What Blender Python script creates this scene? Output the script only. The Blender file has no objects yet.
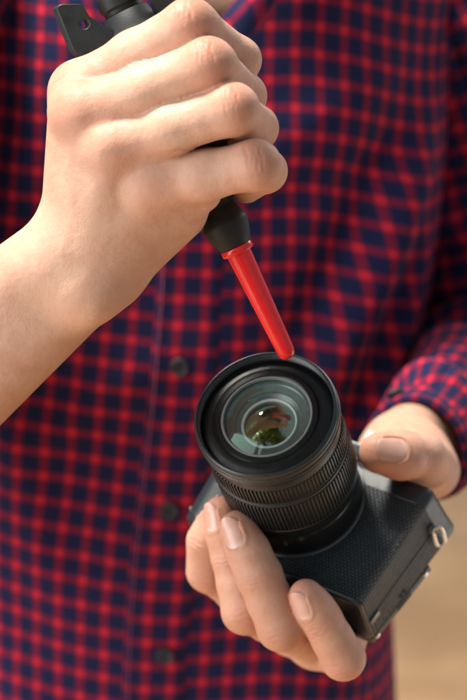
import bpy, bmesh, math, random
import numpy as np
from mathutils import Vector, Matrix, Euler

random.seed(7); RNG = np.random.default_rng(7)
S = bpy.context.scene
COL = S.collection

# ------------------------------------------------------------------ camera
PITCH = math.radians(12.0)
CAM = np.array([0.0, 0.0, 1.42])
FPX = 1840.0; CX = 233.5; CY = 350.0
cam_d = bpy.data.cameras.new('photo_camera'); cam_o = bpy.data.objects.new('photo_camera', cam_d); COL.objects.link(cam_o)
cam_o.location = CAM; cam_o.rotation_euler = (math.pi/2 - PITCH, 0, 0)
cam_d.sensor_fit = 'VERTICAL'; cam_d.sensor_height = 36.0
cam_d.lens = FPX * 36.0 / 700.0
cam_d.clip_start = 0.05; cam_d.clip_end = 200.0
cam_d.dof.use_dof = True; cam_d.dof.focus_distance = 0.777; cam_d.dof.aperture_fstop = 7.7
cam_d.dof.aperture_blades = 0
S.camera = cam_o

# ------------------------------------------------------------------ world, light, exposure
W = bpy.data.worlds.new('World'); S.world = W; W.use_nodes = True
bg = W.node_tree.nodes['Background']
bg.inputs[0].default_value = (0.82, 0.92, 1.0, 1); bg.inputs[1].default_value = 0.34

def lamp(name, loc, target, size, power, color):
    d = bpy.data.lights.new(name, 'AREA'); d.shape = 'RECTANGLE'; d.size = size[0]; d.size_y = size[1]
    d.energy = power; d.color = color
    o = bpy.data.objects.new(name, d); COL.objects.link(o); o.location = loc
    o.rotation_euler = (Vector(target) - Vector(loc)).to_track_quat('-Z', 'Y').to_euler()
    return o
lamp('window_light', (-2.55, -1.05, 2.50), (0.0, 0.85, 1.2), (2.2, 2.2), 54, (1.0, 0.985, 0.972))
lamp('low_fill_light', (-2.2, -0.3, 0.85), (0.0, 0.85, 1.2), (1.4, 1.6), 31, (0.93, 0.97, 1.0))  # added fill from low left, for highlights on barrel and front rim; no window there
lamp('side_fill_light', (1.75, 1.30, 0.55), (0.05, 0.80, 1.2), (1.2, 1.2), 7, (0.93, 0.97, 1.0))  # added fill, gives the lens ribs a neutral reflection; not a real window
lamp('floor_fill_light', (2.2, 3.2, 3.2), (1.4, 4.2, 0.0), (2.0, 2.0), 74, (1.0, 0.96, 0.9))  # added lamp that only brightens the floor, stands for no known window

S.view_settings.view_transform = 'Standard'; S.view_settings.look = 'None'
S.view_settings.exposure = 0.27; S.view_settings.gamma = 1.0; S.view_settings.use_curve_mapping = False
S.render.engine = 'CYCLES'
S.cycles.max_bounces = 8; S.cycles.transparent_max_bounces = 16

# ------------------------------------------------------------------ spaces
# "view" space in millimetres: x right, y down, z away from the photographer
FW = np.array([0, math.cos(PITCH), -math.sin(PITCH)]); DN = np.array([0, -math.sin(PITCH), -math.cos(PITCH)]); RT = np.array([1.0, 0, 0])
B = np.stack([RT, DN, FW], 1)
def px(x, y, z): return np.array([(x-CX)*z/FPX, (y-CY)*z/FPX, z], float)
def V2W(p): return CAM + (np.asarray(p, float) @ B.T) / 1000.0
def W2V(p): return ((np.asarray(p, float) - CAM) @ B) * 1000.0
def proj(p):
    p = np.asarray(p); return np.stack([CX + FPX*p[..., 0]/p[..., 2], CY + FPX*p[..., 1]/p[..., 2]], -1)
# pose of the hand-held camera, fitted to the photograph (columns: along the body, into the body, up the body)
CR = np.array([[0.8546, 0.2173, 0.4716], [0.2981, 0.5382, -0.7884], [-0.4251, 0.8143, 0.3951]])
_u, _s, _v = np.linalg.svd(CR); CR = _u @ _v
CM = np.array([30.7, 69.1, 863.5])
def LC(X, Y, Z): return CM + CR @ np.array([X, Y, Z], float)

# ------------------------------------------------------------------ object helpers
def link(name, data, parent=None):
    o = bpy.data.objects.new(name, data); COL.objects.link(o)
    if parent is not None: o.parent = parent
    return o
def empty(name, loc, label, cat, mat=None):
    o = bpy.data.objects.new(name, None); COL.objects.link(o); o.empty_display_size = 0.02
    if mat is not None: o.matrix_world = mat
    else: o.location = loc
    o['label'] = label; o['category'] = cat
    return o
def mk(name, verts, faces, mat, parent=None, smooth=True, angle=None):
    me = bpy.data.meshes.new(name)
    v = np.asarray(verts, float)
    me.from_pydata(v.tolist(), [], [list(map(int, f)) for f in faces] if not isinstance(faces, np.ndarray) else faces.tolist())
    me.update()
    if smooth: me.polygons.foreach_set('use_smooth', [True]*len(me.polygons))
    if mat is not None: me.materials.append(mat)
    if angle is not None: me.set_sharp_from_angle(angle=math.radians(angle))
    return link(name, me, parent)
class MB:
    """collects simple shapes into one mesh"""
    def __init__(s): s.v = []; s.f = []
    def add(s, v, f):
        b = len(s.v); s.v += [list(map(float, q)) for q in v]; s.f += [[b+i for i in q] for q in f]
    def box(s, c, h, ax=None, bevel=0.0):
        c = np.array(c, float); A = np.eye(3) if ax is None else np.asarray(ax, float)
        bm = bmesh.new(); bmesh.ops.create_cube(bm, size=2.0)
        for w in bm.verts: w.co = Vector((w.co.x*h[0], w.co.y*h[1], w.co.z*h[2]))
        if bevel > 0: bmesh.ops.bevel(bm, geom=bm.edges[:], offset=bevel, segments=2, affect='EDGES', profile=0.6)
        bm.verts.ensure_lookup_table(); bm.verts.index_update()
        V = np.array([w.co[:] for w in bm.verts]) @ A.T + c
        s.add(V, [[w.index for w in f.verts] for f in bm.faces]); bm.free()
    def rev(s, prof, c, axis, ref, n=64, close=False):
        """prof: (t along axis, r)"""
        c = np.array(c, float); a = np.array(axis, float); a /= np.linalg.norm(a)
        e = np.array(ref, float); e -= e@a*a; e /= np.linalg.norm(e); g = np.cross(a, e)
        th = np.linspace(0, 2*np.pi, n, endpoint=False); V = []
        for t, r in prof: V += [c + a*t + r*(np.cos(q)*e + np.sin(q)*g) for q in th]
        F = []
        for i in range(len(prof)-1):
            for j in range(n):
                k = (j+1) % n; F.append([i*n+j, (i+1)*n+j, (i+1)*n+k, i*n+k])
        s.add(V, F)
        if close:
            s.f.append([len(s.v)-len(V)+j for j in range(n)]); s.f.append([len(s.v)-n+j for j in reversed(range(n))])
    def tube(s, pts, r, n=10, closed=False, caps=True):
        pts = [np.array(p, float) for p in pts]; m = len(pts); rr = r if hasattr(r, '__len__') else [r]*m
        V = []; prev = None
        for i, p in enumerate(pts):
            d = (pts[(i+1) % m]-pts[i-1]) if closed else (pts[min(i+1, m-1)]-pts[max(i-1, 0)])
            d = d/np.linalg.norm(d)
            if prev is None:
                e = np.cross(d, [0.3, 0.5, 0.8]); 
            else: e = prev - prev@d*d
            e /= np.linalg.norm(e); prev = e; g = np.cross(d, e)
            V += [p + rr[i]*(math.cos(q)*e+math.sin(q)*g) for q in np.linspace(0, 2*np.pi, n, endpoint=False)]
        F = []
        for i in range(m if closed else m-1):
            i2 = (i+1) % m
            for j in range(n):
                k = (j+1) % n; F.append([i*n+j, i*n+k, i2*n+k, i2*n+j])
        if caps and not closed: F.append(list(reversed(range(n)))); F.append([(m-1)*n+j for j in range(n)])
        s.add(V, F)
    def build(s, name, mat, parent=None, smooth=True, angle=35, scale=0.001, tf=None):
        v = np.array(s.v)
        if tf is not None: v = tf(v)
        bm = bmesh.new(); me = bpy.data.meshes.new(name)
        me.from_pydata((v*scale).tolist(), [], s.f); bm.from_mesh(me); bmesh.ops.recalc_face_normals(bm, faces=bm.faces[:]); bm.to_mesh(me); bm.free()
        if smooth: me.polygons.foreach_set('use_smooth', [True]*len(me.polygons))
        me.materials.append(mat)
        if smooth and angle: me.set_sharp_from_angle(angle=math.radians(angle))
        return link(name, me, parent)

# ------------------------------------------------------------------ materials
class N:
    def __init__(s, name):
        s.m = bpy.data.materials.new(name); s.m.use_nodes = True; s.t = s.m.node_tree; s.n = s.t.nodes; s.l = s.t.links
        s.p = s.n['Principled BSDF']; s.out = s.n['Material Output']
    def new(s, typ, **k):
        q = s.n.new(typ)
        for a, b in k.items():
            if a.startswith('i_'): q.inputs[int(a[2:]) if a[2:].isdigit() else a[2:].replace('_', ' ')].default_value = b
            else: setattr(q, a, b)
        return q
    def math(s, op, a, b=None, c=None, clamp=False):
        q = s.n.new('ShaderNodeMath'); q.operation = op; q.use_clamp = clamp
        for i, x in enumerate((a, b, c)):
            if x is None: continue
            if isinstance(x, (int, float)): q.inputs[i].default_value = x
            else: s.l.new(x, q.inputs[i])
        return q.outputs[0]
    def mix(s, f, a, b, blend='MIX'):
        q = s.n.new('ShaderNodeMix'); q.data_type = 'RGBA'; q.blend_type = blend
        for i, x in ((0, f), (6, a), (7, b)):
            if isinstance(x, (int, float)): q.inputs[i].default_value = x
            elif isinstance(x, tuple): q.inputs[i].default_value = (*x, 1) if len(x) == 3 else x
            else: s.l.new(x, q.inputs[i])
        return q.outputs[2]
    def noise(s, scale, detail=3, rough=0.55, vec=None, dim='3D'):
        q = s.new('ShaderNodeTexNoise', noise_dimensions=dim); q.inputs['Scale'].default_value = scale; q.inputs['Detail'].default_value = detail; q.inputs['Roughness'].default_value = rough
        if vec is not None: s.l.new(vec, q.inputs['Vector'])
        return q.outputs['Fac']
    def ramp(s, f, stops, interp='LINEAR'):
        q = s.n.new('ShaderNodeValToRGB'); q.color_ramp.interpolation = interp; s.l.new(f, q.inputs[0])
        e = q.color_ramp.elements
        while len(e) < len(stops): e.new(0.5)
        for i, (p, c) in enumerate(stops):
            e[i].position = p; e[i].color = (*c, 1) if isinstance(c, tuple) else (c, c, c, 1)
        return q.outputs[0]
    def rng(s, f, a, b, c=0.0, d=1.0, smooth=False):
        q = s.n.new('ShaderNodeMapRange'); q.interpolation_type = 'SMOOTHSTEP' if smooth else 'LINEAR'
        s.l.new(f, q.inputs[0])
        for i, x in enumerate((a, b, c, d)): q.inputs[i+1].default_value = x
        return q.outputs[0]
    def bump(s, h, strength, dist, prev=None):
        q = s.n.new('ShaderNodeBump'); q.inputs['Strength'].default_value = strength; q.inputs['Distance'].default_value = dist
        s.l.new(h, q.inputs['Height'])
        if prev is not None: s.l.new(prev, q.inputs['Normal'])
        return q.outputs[0]
    def obj(s): return s.new('ShaderNodeTexCoord').outputs['Object']
    def set(s, **k):
        for a, b in k.items():
            i = s.p.inputs[a.replace('_', ' ')]
            if isinstance(b, (int, float)): i.default_value = b
            elif isinstance(b, tuple): i.default_value = (*b, 1) if len(b) == 3 and i.type == 'RGBA' else b
            else: s.l.new(b, i)
        return s

def simple(name, col, rough, metal=0.0, var=0.0, nscale=400, bump=0.0, bscale=1500, spec=0.5, coat=0.0):
    n = N(name); o = n.obj()
    f = n.noise(nscale, 4, .6, o)
    c = n.mix(f, tuple(x*(1-var) for x in col), tuple(min(1, x*(1+var)) for x in col))
    n.set(Base_Color=c, Metallic=metal, Roughness=n.rng(f, .2, .8, max(.02, rough*(1-.25)), min(1, rough*1.25)), Specular_IOR_Level=spec, Coat_Weight=coat)
    if coat: n.set(Coat_Roughness=.08)
    if bump: n.set(Normal=n.bump(n.noise(bscale, 3, .6, o), bump, .0002))
    return n.m

def m_skin():
    n = N('skin'); o = n.obj()
    big = n.noise(38, 4, .6, o); fine = n.noise(420, 4, .65, o); mot = n.noise(130, 3, .6, o)
    blush = n.new('ShaderNodeAttribute', attribute_name='blush').outputs['Fac']
    pale = n.new('ShaderNodeAttribute', attribute_name='pale').outputs['Fac']
    c = n.mix(n.rng(big, .3, .7), (.500, .272, .188), (.600, .362, .268))
    c = n.mix(n.math('MULTIPLY', n.rng(mot, .38, .68), .55), c, (.50, .225, .145))
    c = n.mix(n.math('MULTIPLY', blush, .8), c, (.50, .20, .13))
    c = n.mix(n.math('MULTIPLY', pale, .6), c, (.74, .52, .38))
    # follicles and freckles
    vo = n.new('ShaderNodeTexVoronoi', feature='F1'); vo.inputs['Scale'].default_value = 620; n.l.new(o, vo.inputs['Vector'])
    pore = n.rng(vo.outputs['Distance'], .10, .30, 1, 0, True)
    pm = n.math('MULTIPLY', pore, n.rng(n.noise(55, 2, .5, o), .46, .62, 0, .38))
    c = n.mix(pm, c, (.34, .17, .10))
    vo2 = n.new('ShaderNodeTexVoronoi', feature='F1'); vo2.inputs['Scale'].default_value = 34; n.l.new(o, vo2.inputs['Vector'])
    mole = n.math('MULTIPLY', n.rng(vo2.outputs['Distance'], .025, .05, 1, 0, True), n.rng(vo2.outputs['Color'], .72, .76, 0, .45))
    c = n.mix(mole, c, (.2, .10, .06))
    # skin relief: diamond cells, pores, soft lumps
    v3 = n.new('ShaderNodeTexVoronoi', feature='DISTANCE_TO_EDGE'); v3.inputs['Scale'].default_value = 780
    wob = n.new('ShaderNodeTexNoise'); wob.inputs['Scale'].default_value = 300; n.l.new(o, wob.inputs['Vector'])
    ad = n.new('ShaderNodeVectorMath', operation='MULTIPLY_ADD'); n.l.new(wob.outputs['Color'], ad.inputs[0]); ad.inputs[1].default_value = (.0012,)*3; n.l.new(o, ad.inputs[2])
    n.l.new(ad.outputs[0], v3.inputs['Vector'])
    h = n.rng(v3.outputs['Distance'], 0, .18, 0, 1)
    b = n.bump(h, .13, .00016); b = n.bump(fine, .46, .00042, b); b = n.bump(n.noise(150, 3, .55, o), .30, .0009, b)
    n.set(Base_Color=c, Roughness=n.rng(fine, .3, .7, .46, .62), Specular_IOR_Level=.36, Normal=b, Subsurface_Weight=.12, Subsurface_Radius=(1.0, .36, .18), Subsurface_Scale=.003)
    return n.m
def m_nail():
    n = N('nail'); uv = n.new('ShaderNodeUVMap', uv_map='UVMap').outputs[0]
    sx = n.new('ShaderNodeSeparateXYZ'); n.l.new(uv, sx.inputs[0])
    o = n.obj(); f = n.noise(260, 3, .5, o)
    c = n.mix(f, (.56, .30, .235), (.64, .38, .31))
    c = n.mix(n.rng(sx.outputs[1], .93, .98, 0, .22, True), c, (.78, .62, .52))
    c = n.mix(n.rng(sx.outputs[1], .26, .06, 0, .45, True), c, (.82, .64, .56))
    st = n.new('ShaderNodeTexNoise'); st.inputs['Scale'].default_value = 14; mp = n.new('ShaderNodeMapping'); mp.inputs['Scale'].default_value = (1.6, .06, 1); n.l.new(uv, mp.inputs[0]); n.l.new(mp.outputs[0], st.inputs['Vector'])
    n.set(Base_Color=c, Roughness=.30, Specular_IOR_Level=.5, Coat_Weight=.2, Coat_Roughness=.18, Subsurface_Weight=.15, Subsurface_Radius=(1, .4, .25), Subsurface_Scale=.002, Normal=n.bump(st.outputs['Fac'], .12, .0002))
    return n.m
PERIOD = 0.0148
def m_plaid():
    n = N('checked_cotton'); uv = n.new('ShaderNodeUVMap', uv_map='UVMap').outputs[0]
    wob = n.new('ShaderNodeTexNoise'); wob.inputs['Scale'].default_value = 30; n.l.new(uv, wob.inputs['Vector'])
    ad = n.new('ShaderNodeVectorMath', operation='MULTIPLY_ADD'); n.l.new(wob.outputs['Color'], ad.inputs[0]); ad.inputs[1].default_value = (.0022, .0022, 0); n.l.new(uv, ad.inputs[2])
    sx = n.new('ShaderNodeSeparateXYZ'); n.l.new(ad.outputs[0], sx.inputs[0])
    def line(q):
        t = n.math('PINGPONG', n.math('DIVIDE', q, PERIOD), .5)
        return n.rng(t, .105, .222, 1, 0, True)
    a, b = line(sx.outputs[0]), line(sx.outputs[1])
    f = n.math('MULTIPLY', n.math('ADD', a, b), .5)
    c = n.ramp(f, [(0, (.014, .017, .058)), (.5, (.165, .013, .042)), (1, (.56, .022, .046))])
    nz = n.noise(600, 3, .6, uv); c = n.mix(n.rng(nz, .2, .8, 0, .35), c, n.mix(1.0, c, (.72, .72, .78), 'MULTIPLY'))
    def thread(q, s): return n.math('SINE', n.math('MULTIPLY', q, s))
    w = n.math('MULTIPLY', thread(sx.outputs[0], 9000), thread(sx.outputs[1], 9000))
    b0 = n.bump(w, .35, .0002); b0 = n.bump(n.noise(70, 4, .55, uv), .35, .003, b0)
    n.set(Base_Color=c, Roughness=.9, Specular_IOR_Level=.08, Sheen_Weight=.02, Sheen_Roughness=.5, Normal=b0)
    return n.m
def m_leatherette():
    n = N('leatherette'); uv = n.new('ShaderNodeUVMap', uv_map='UVMap').outputs[0]
    sx = n.new('ShaderNodeSeparateXYZ'); n.l.new(uv, sx.inputs[0])
    # little raised pyramids in staggered rows
    pu, pv = .00185, .00150
    rv = n.math('DIVIDE', sx.outputs[1], pv); row = n.math('FLOOR', rv)
    ru = n.math('ADD', n.math('DIVIDE', sx.outputs[0], pu), n.math('MULTIPLY', n.math('MODULO', row, 2.0), .5))
    fu = n.math('ABSOLUTE', n.math('SUBTRACT', n.math('FRACT', ru), .5)); fv = n.math('ABSOLUTE', n.math('SUBTRACT', n.math('FRACT', rv), .5))
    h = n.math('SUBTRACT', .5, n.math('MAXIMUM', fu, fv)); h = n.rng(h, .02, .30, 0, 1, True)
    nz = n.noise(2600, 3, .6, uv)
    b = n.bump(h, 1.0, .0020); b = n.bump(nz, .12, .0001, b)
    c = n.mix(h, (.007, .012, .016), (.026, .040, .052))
    n.set(Base_Color=c, Roughness=n.rng(n.noise(300, 2, .5, uv), .3, .7, .36, .48), Specular_IOR_Level=.5, Normal=b)
    return n.m
def m_floor():
    n = N('floor_wood'); o = n.obj()
    mp = n.new('ShaderNodeMapping'); mp.inputs['Scale'].default_value = (1.0, .12, 1); n.l.new(o, mp.inputs[0])
    sx = n.new('ShaderNodeSeparateXYZ'); n.l.new(o, sx.inputs[0])
    pl = n.math('DIVIDE', sx.outputs[0], .14); idx = n.math('FLOOR', pl)
    wn = n.new('ShaderNodeTexWhiteNoise', noise_dimensions='1D'); n.l.new(idx, wn.inputs['W'])
    g = n.noise(16, 6, .6, mp.outputs[0])
    c = n.mix(g, (.34, .20, .095), (.47, .30, .155)); c = n.mix(n.rng(wn.outputs[0], 0, 1, 0, .4), c, (.50, .30, .15))
    kn = n.noise(2.2, 2, .5, o); c = n.mix(n.rng(kn, .58, .72, 0, .4, True), c, (.38, .19, .08))
    gap = n.rng(n.math('PINGPONG', pl, .5), 0, .02, 1, 0); c = n.mix(n.math('MULTIPLY', gap, .35), c, (.13, .07, .03)); c = n.mix(n.rng(n.noise(1.5, 3, .6, o), .38, .62, 0, .75, True), c, (.24, .125, .055))
    n.set(Base_Color=c, Roughness=.45, Normal=n.bump(g, .1, .002))
    return n.m
def m_glass(name, tint, base, edge):
    n = N(name); n.n.remove(n.p)
    tr = n.new('ShaderNodeBsdfTransparent'); tr.inputs[0].default_value = (.90, .95, .93, 1)
    gl = n.new('ShaderNodeBsdfGlossy'); gl.inputs['Roughness'].default_value = .015; gl.inputs['Color'].default_value = (*tint, 1)
    lw = n.new('ShaderNodeLayerWeight'); lw.inputs[0].default_value = .35
    f = n.rng(lw.outputs['Facing'], 0, 1, base, edge)
    mx = n.new('ShaderNodeMixShader'); n.l.new(f, mx.inputs[0]); n.l.new(tr.outputs[0], mx.inputs[1]); n.l.new(gl.outputs[0], mx.inputs[2])
    n.l.new(mx.outputs[0], n.out.inputs[0]); return n.m

M = dict(
    skin=m_skin(), nail=m_nail(), plaid=m_plaid(), leatherette=m_leatherette(), floor=m_floor(),
    button=simple('button_plastic', (.014, .015, .024), .50, var=.3, nscale=200),
    rubber=simple('black_rubber', (.013, .015, .016), .50, var=.35, nscale=150, bump=.35, bscale=2200, spec=.28),
    red=simple('red_plastic', (.66, .013, .017), .19, var=.12, nscale=260, spec=.5, bump=.06, bscale=700),
    black=simple('black_anodised', (.013, .017, .020), .30, var=.35, nscale=220, bump=.25, bscale=3500),
    satin=simple('black_satin', (.017, .021, .024), .34, var=.25, nscale=260, bump=.2, bscale=4000, spec=.30),
    bezel=simple('bezel_black', (.006, .007, .008), .30, var=.25, nscale=260, bump=.1, bscale=4000, spec=.22),
    gloss=simple('black_gloss', (.010, .012, .014), .17, var=.3, nscale=200, bump=.05),
    matte=simple('black_matte', (.010, .011, .012), .62, var=.3, nscale=300),
    paint=simple('blue_black_paint', (.013, .018, .024), .38, var=.2, nscale=180, bump=.15, bscale=4500),
    grey=simple('dark_grey_metal', (.11, .12, .12), .35, metal=.6, var=.2),
    pale=simple('pale_ring', (.42, .44, .44), .35), midgrey=simple('mid_grey', (.16, .17, .17), .3),
    silver=simple('brushed_silver', (.66, .65, .63), .28, metal=1.0, var=.12),
    white=simple('white_paint', (.75, .74, .70), .4),
    thread=simple('red_thread', (.40, .07, .12), .8),
    bark=simple('bark', (.12, .08, .05), .9, var=.4, nscale=30),
    glass1=m_glass('front_glass', (.62, 1.0, .82), .018, .30), glass2=m_glass('inner_glass', (.9, 1.0, .85), .26, .35), glass3=m_glass('deep_glass', (.80, .6, 1.0), .02, .2),
)
def m_leaf():
    n = N('leaf'); o = n.obj(); f = n.noise(1.1, 2, .5, o); g = n.noise(4.5, 3, .7, o)
    c = n.mix(g, (.03, .07, .010), (.40, .44, .06)); c = n.mix(n.rng(f, .60, .66, 0, .9, True), c, (.50, .20, .03))
    n.set(Base_Color=c, Roughness=.55); return n.m
M['leaf'] = m_leaf()

# ------------------------------------------------------------------ signed distance modelling (numpy)
def smin(a, b, k):
    h = np.maximum(k - np.abs(a-b), 0)/k
    return np.minimum(a, b) - h*h*k*.25
def cone_d(P, a, b, ra, rb, flat=None):
    a = np.asarray(a, np.float32); b = np.asarray(b, np.float32); ba = b-a; L2 = max(float(ba@ba), 1e-9)
    pa = P-a; t = np.clip((pa@ba)/L2, 0, 1)[..., None]
    q = pa - t*ba
    if flat is not None:
        n, f = flat; n = np.asarray(n, np.float32); n = n/np.linalg.norm(n); c = (q@n)[..., None]; q = q + n*(c*(1/f-1))
        d = np.sqrt((q*q).sum(-1)) - (ra+(rb-ra)*t[..., 0])
        return d*min(1, f) if f < 1 else d
    return np.sqrt((q*q).sum(-1)) - (ra+(rb-ra)*t[..., 0])
FAR = 40.0
class Grid:
    def __init__(s, lo, hi, h):
        s.lo = np.array(lo, float); s.h = h; s.n = np.ceil((np.array(hi)-s.lo)/h).astype(int)+1
        s.ax = [(s.lo[i]+h*np.arange(s.n[i])).astype(np.float32) for i in range(3)]
    def full(s): return np.full(s.n, FAR, np.float32)
    def sl(s, lo, hi):
        i0 = np.clip(np.floor((np.array(lo)-s.lo)/s.h).astype(int), 0, s.n); i1 = np.clip(np.ceil((np.array(hi)-s.lo)/s.h).astype(int)+1, 0, s.n)
        return tuple(slice(a, b) for a, b in zip(i0, i1))
    def pts(s, sl): return np.stack(np.meshgrid(*[s.ax[i][sl[i]] for i in range(3)], indexing='ij'), -1)
    def add(s, D, prim, k):
        a, b, ra, rb = prim[:4]; fl = prim[4] if len(prim) > 4 else None
        m = max(ra, rb)*(1.5 if fl else 1) + 16
        sl = s.sl(np.minimum(a, b)-m, np.maximum(a, b)+m)
        if any(q.stop <= q.start for q in sl): return
        d = cone_d(s.pts(sl), a, b, ra, rb, fl); D[sl] = smin(D[sl], d, k)
    def sample(s, D, p):
        q = (np.asarray(p)-s.lo)/s.h; i = np.clip(np.floor(q).astype(int), 0, s.n-2); f = np.clip(q-i, 0, 1); r = 0
        for dx in (0, 1):
            for dy in (0, 1):
                for dz in (0, 1):
                    w = (f[..., 0] if dx else 1-f[..., 0])*(f[..., 1] if dy else 1-f[..., 1])*(f[..., 2] if dz else 1-f[..., 2])
                    r = r + w*D[i[..., 0]+dx, i[..., 1]+dy, i[..., 2]+dz]
        return r
def surface_nets(G, D):
    ins = D < 0; n = np.array(D.shape)
    cnt = np.zeros(n-1, np.int8)
    for dx in (0, 1):
        for dy in (0, 1):
            for dz in (0, 1):
                cnt += ins[dx:n[0]-1+dx, dy:n[1]-1+dy, dz:n[2]-1+dz]
    cells = np.argwhere((cnt > 0) & (cnt < 8))
    idx = np.full(n-1, -1, np.int32); idx[tuple(cells.T)] = np.arange(len(cells))
    off = np.array([[i, j, k] for i in (0, 1) for j in (0, 1) for k in (0, 1)])
    val = np.stack([D[tuple((cells+o).T)] for o in off], 1)
    acc = np.zeros((len(cells), 3)); c = np.zeros(len(cells))
    for a in range(8):
        for b in range(a+1, 8):
            if np.abs(off[a]-off[b]).sum() != 1: continue
            m = (val[:, a] < 0) != (val[:, b] < 0)
            t = np.where(m, val[:, a]/np.where(m, val[:, a]-val[:, b], 1), 0)
            acc += np.where(m[:, None], off[a]+t[:, None]*(off[b]-off[a]), 0); c += m
    V = (cells + acc/c[:, None])*G.h + G.lo
    F = []
    for ax in range(3):
        o1, o2 = [(1, 2), (2, 0), (0, 1)][ax]
        s0 = [slice(0, None)]*3; s1 = [slice(0, None)]*3; s0[ax] = slice(0, -1); s1[ax] = slice(1, None)
        A, Bq = ins[tuple(s0)], ins[tuple(s1)]
        e = np.argwhere(A != Bq); ok = (e[:, o1] > 0) & (e[:, o2] > 0) & (e[:, o1] < n[o1]-1) & (e[:, o2] < n[o2]-1); e = e[ok]
        flip = A[tuple(e.T)]
        u = np.zeros(3, int); u[o1] = 1; w = np.zeros(3, int); w[o2] = 1
        q = np.stack([idx[tuple((e-u-w).T)], idx[tuple((e-w).T)], idx[tuple(e.T)], idx[tuple((e-u).T)]], 1)
        q[~flip] = q[~flip][:, ::-1]; F.append(q)
    F = np.concatenate(F); return V, F
def adjacency(F): 
    E = np.concatenate([F[:, [0, 1]], F[:, [1, 2]], F[:, [2, 3]], F[:, [3, 0]]]); return np.concatenate([E, E[:, ::-1]])
def smooth_mesh(V, F, it=2, lam=.5):
    E = adjacency(F); n = len(V); deg = np.bincount(E[:, 0], minlength=n).clip(1)[:, None]
    for i in range(it):
        for l in (lam, -lam*1.03):
            S2 = np.stack([np.bincount(E[:, 0], V[E[:, 1], k], n) for k in range(3)], 1)/deg
            V = V + l*(S2-V)
    return V
def vnormals(V, F):
    fn = np.cross(V[F[:, 2]]-V[F[:, 0]], V[F[:, 3]]-V[F[:, 1]])
    nn = np.zeros_like(V)
    for i in range(4):
        for k in range(3): nn[:, k] += np.bincount(F[:, i], fn[:, k], len(V))
    return nn/np.linalg.norm(nn, axis=1)[:, None].clip(1e-9)

# ------------------------------------------------------------------ the two hands
def chain(pts, rad): return [(pts[i], pts[i+1], rad[i], rad[i+1]) for i in range(len(pts)-1)]
def flatchain(pts, rad):
    out = []; nd = np.array([.08, -.32, -.94])
    for i in range(len(pts)-1):
        if i < 2: out.append((pts[i], pts[i+1], rad[i]*(1.02 if i == 0 else 1.13), rad[i+1]*(1.13 if i == 0 else 1.06), (nd, .84)))
        else: out.append((pts[i], pts[i+1], rad[i], rad[i+1]))
    return out
RZ = 25.0; RS = 1.033
def pr_(x, y, z): return px(x, y, z+RZ)
def P4r(l): return [pr_(*q[:3]) for q in l], [q[3]*RS for q in l]
def P4(l): return [px(*q[:3]) for q in l], [q[3] for q in l]

def build_hand(G, palm, fingers, kp=9, kweb=5, kf=4):
    D = G.full()
    for pr in palm: G.add(D, pr, pr[5] if len(pr) > 5 else kp)
    Fg = G.full()
    for fl in fingers:
        d = G.full()
        for pr in fl: G.add(d, pr, pr[5] if len(pr) > 5 else kf)
        Fg = smin(Fg, d, .5)
    return smin(D, Fg, kweb)

STEP = 0.72
# right hand (around the blower)
r_fing = {}
r_fing['index'] = [(82, 90, 747, 11.3), (135, 56, 737, 8.9), (190, 25, 727, 9.9), (238, 60, 747, 8.8), (228, 92, 776, 8.0)]
r_fing['middle'] = [(84, 114, 738, 11.2), (146, 90, 727, 9.2), (208, 65, 720, 10.2), (243, 96, 747, 8.9), (226, 124, 776, 8.0)]
r_fing['ring'] = [(114, 148, 733, 11.2), (172, 128, 723, 8.9), (232, 109, 716, 9.6), (255, 128, 745, 8.8), (236, 150, 772, 8.0)]
r_fing['pinky'] = [(152, 184, 735, 11.0), (205, 175, 727, 8.7), (255, 165, 721, 9.3), (265, 171, 744, 8.3), (246, 185, 766, 7.6)]
r_thumb = [(78, 212, 778, 13), (90, 140, 800, 12), (120, 88, 813, 10), (148, 62, 812, 8.5)]
W0 = pr_(66, 245, 760); W1 = pr_(100, 274, 762)
RE = W2V(np.array([-.235, .92, 1.13]))
fdir = RE - (W0+W1)/2
FR0 = pr_(-62, 357, 785); FR1 = pr_(-40, 388, 785)
r_palm = [(pr_(80, 92, 749), pr_(74, 228, 762), 12.0, 13), (pr_(82, 114, 740), pr_(80, 240, 756), 11.6, 13.5), (pr_(114, 148, 735), pr_(92, 258, 754), 11.4, 14),
          (pr_(152, 184, 737), pr_(108, 262, 757), 11.2, 14), (pr_(178, 212, 752), pr_(112, 266, 761), 12, 14.6),
          (pr_(105, 160, 766), pr_(95, 235, 766), 15, 15), (pr_(163, 204, 746), pr_(203, 193, 739), 11, 7.5),
          (W0, FR0, 16, 23.5), (W1, FR1, 15, 23.5), (pr_(95, 245, 756), pr_(60, 270, 760), 14, 15)]
# ulna head, tendons and knuckle bumps
r_palm += [(pr_(83, 117, 731.2), pr_(84, 215, 744), 3.3, 3.0, None, 8), (pr_(113, 149, 726.4), pr_(96, 225, 741.5), 3.2, 3.0, None, 8), (pr_(151, 183, 729.8), pr_(118, 235, 745.5), 2.6, 2.4, None, 8),
           (pr_(83, 117, 731.2), pr_(112, 104, 730), 3.3, 2.6, None, 8), (pr_(113, 149, 726.4), pr_(142, 140, 725.5), 3.2, 2.6, None, 8), (pr_(151, 183, 729.8), pr_(178, 178, 729), 2.6, 2.4, None, 8),
           (pr_(79, 110, 738), pr_(83, 113, 737.4), 10.4, 10.4, None, 6), (pr_(110, 146, 733), pr_(113, 148, 732.6), 10.4, 10.4, None, 6), (pr_(150, 181, 736.4), pr_(153, 183, 736), 10.3, 10.3, None, 6),
           (pr_(86, 300, 752), pr_(90, 302, 752), 7, 7, None, 14)]
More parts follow.
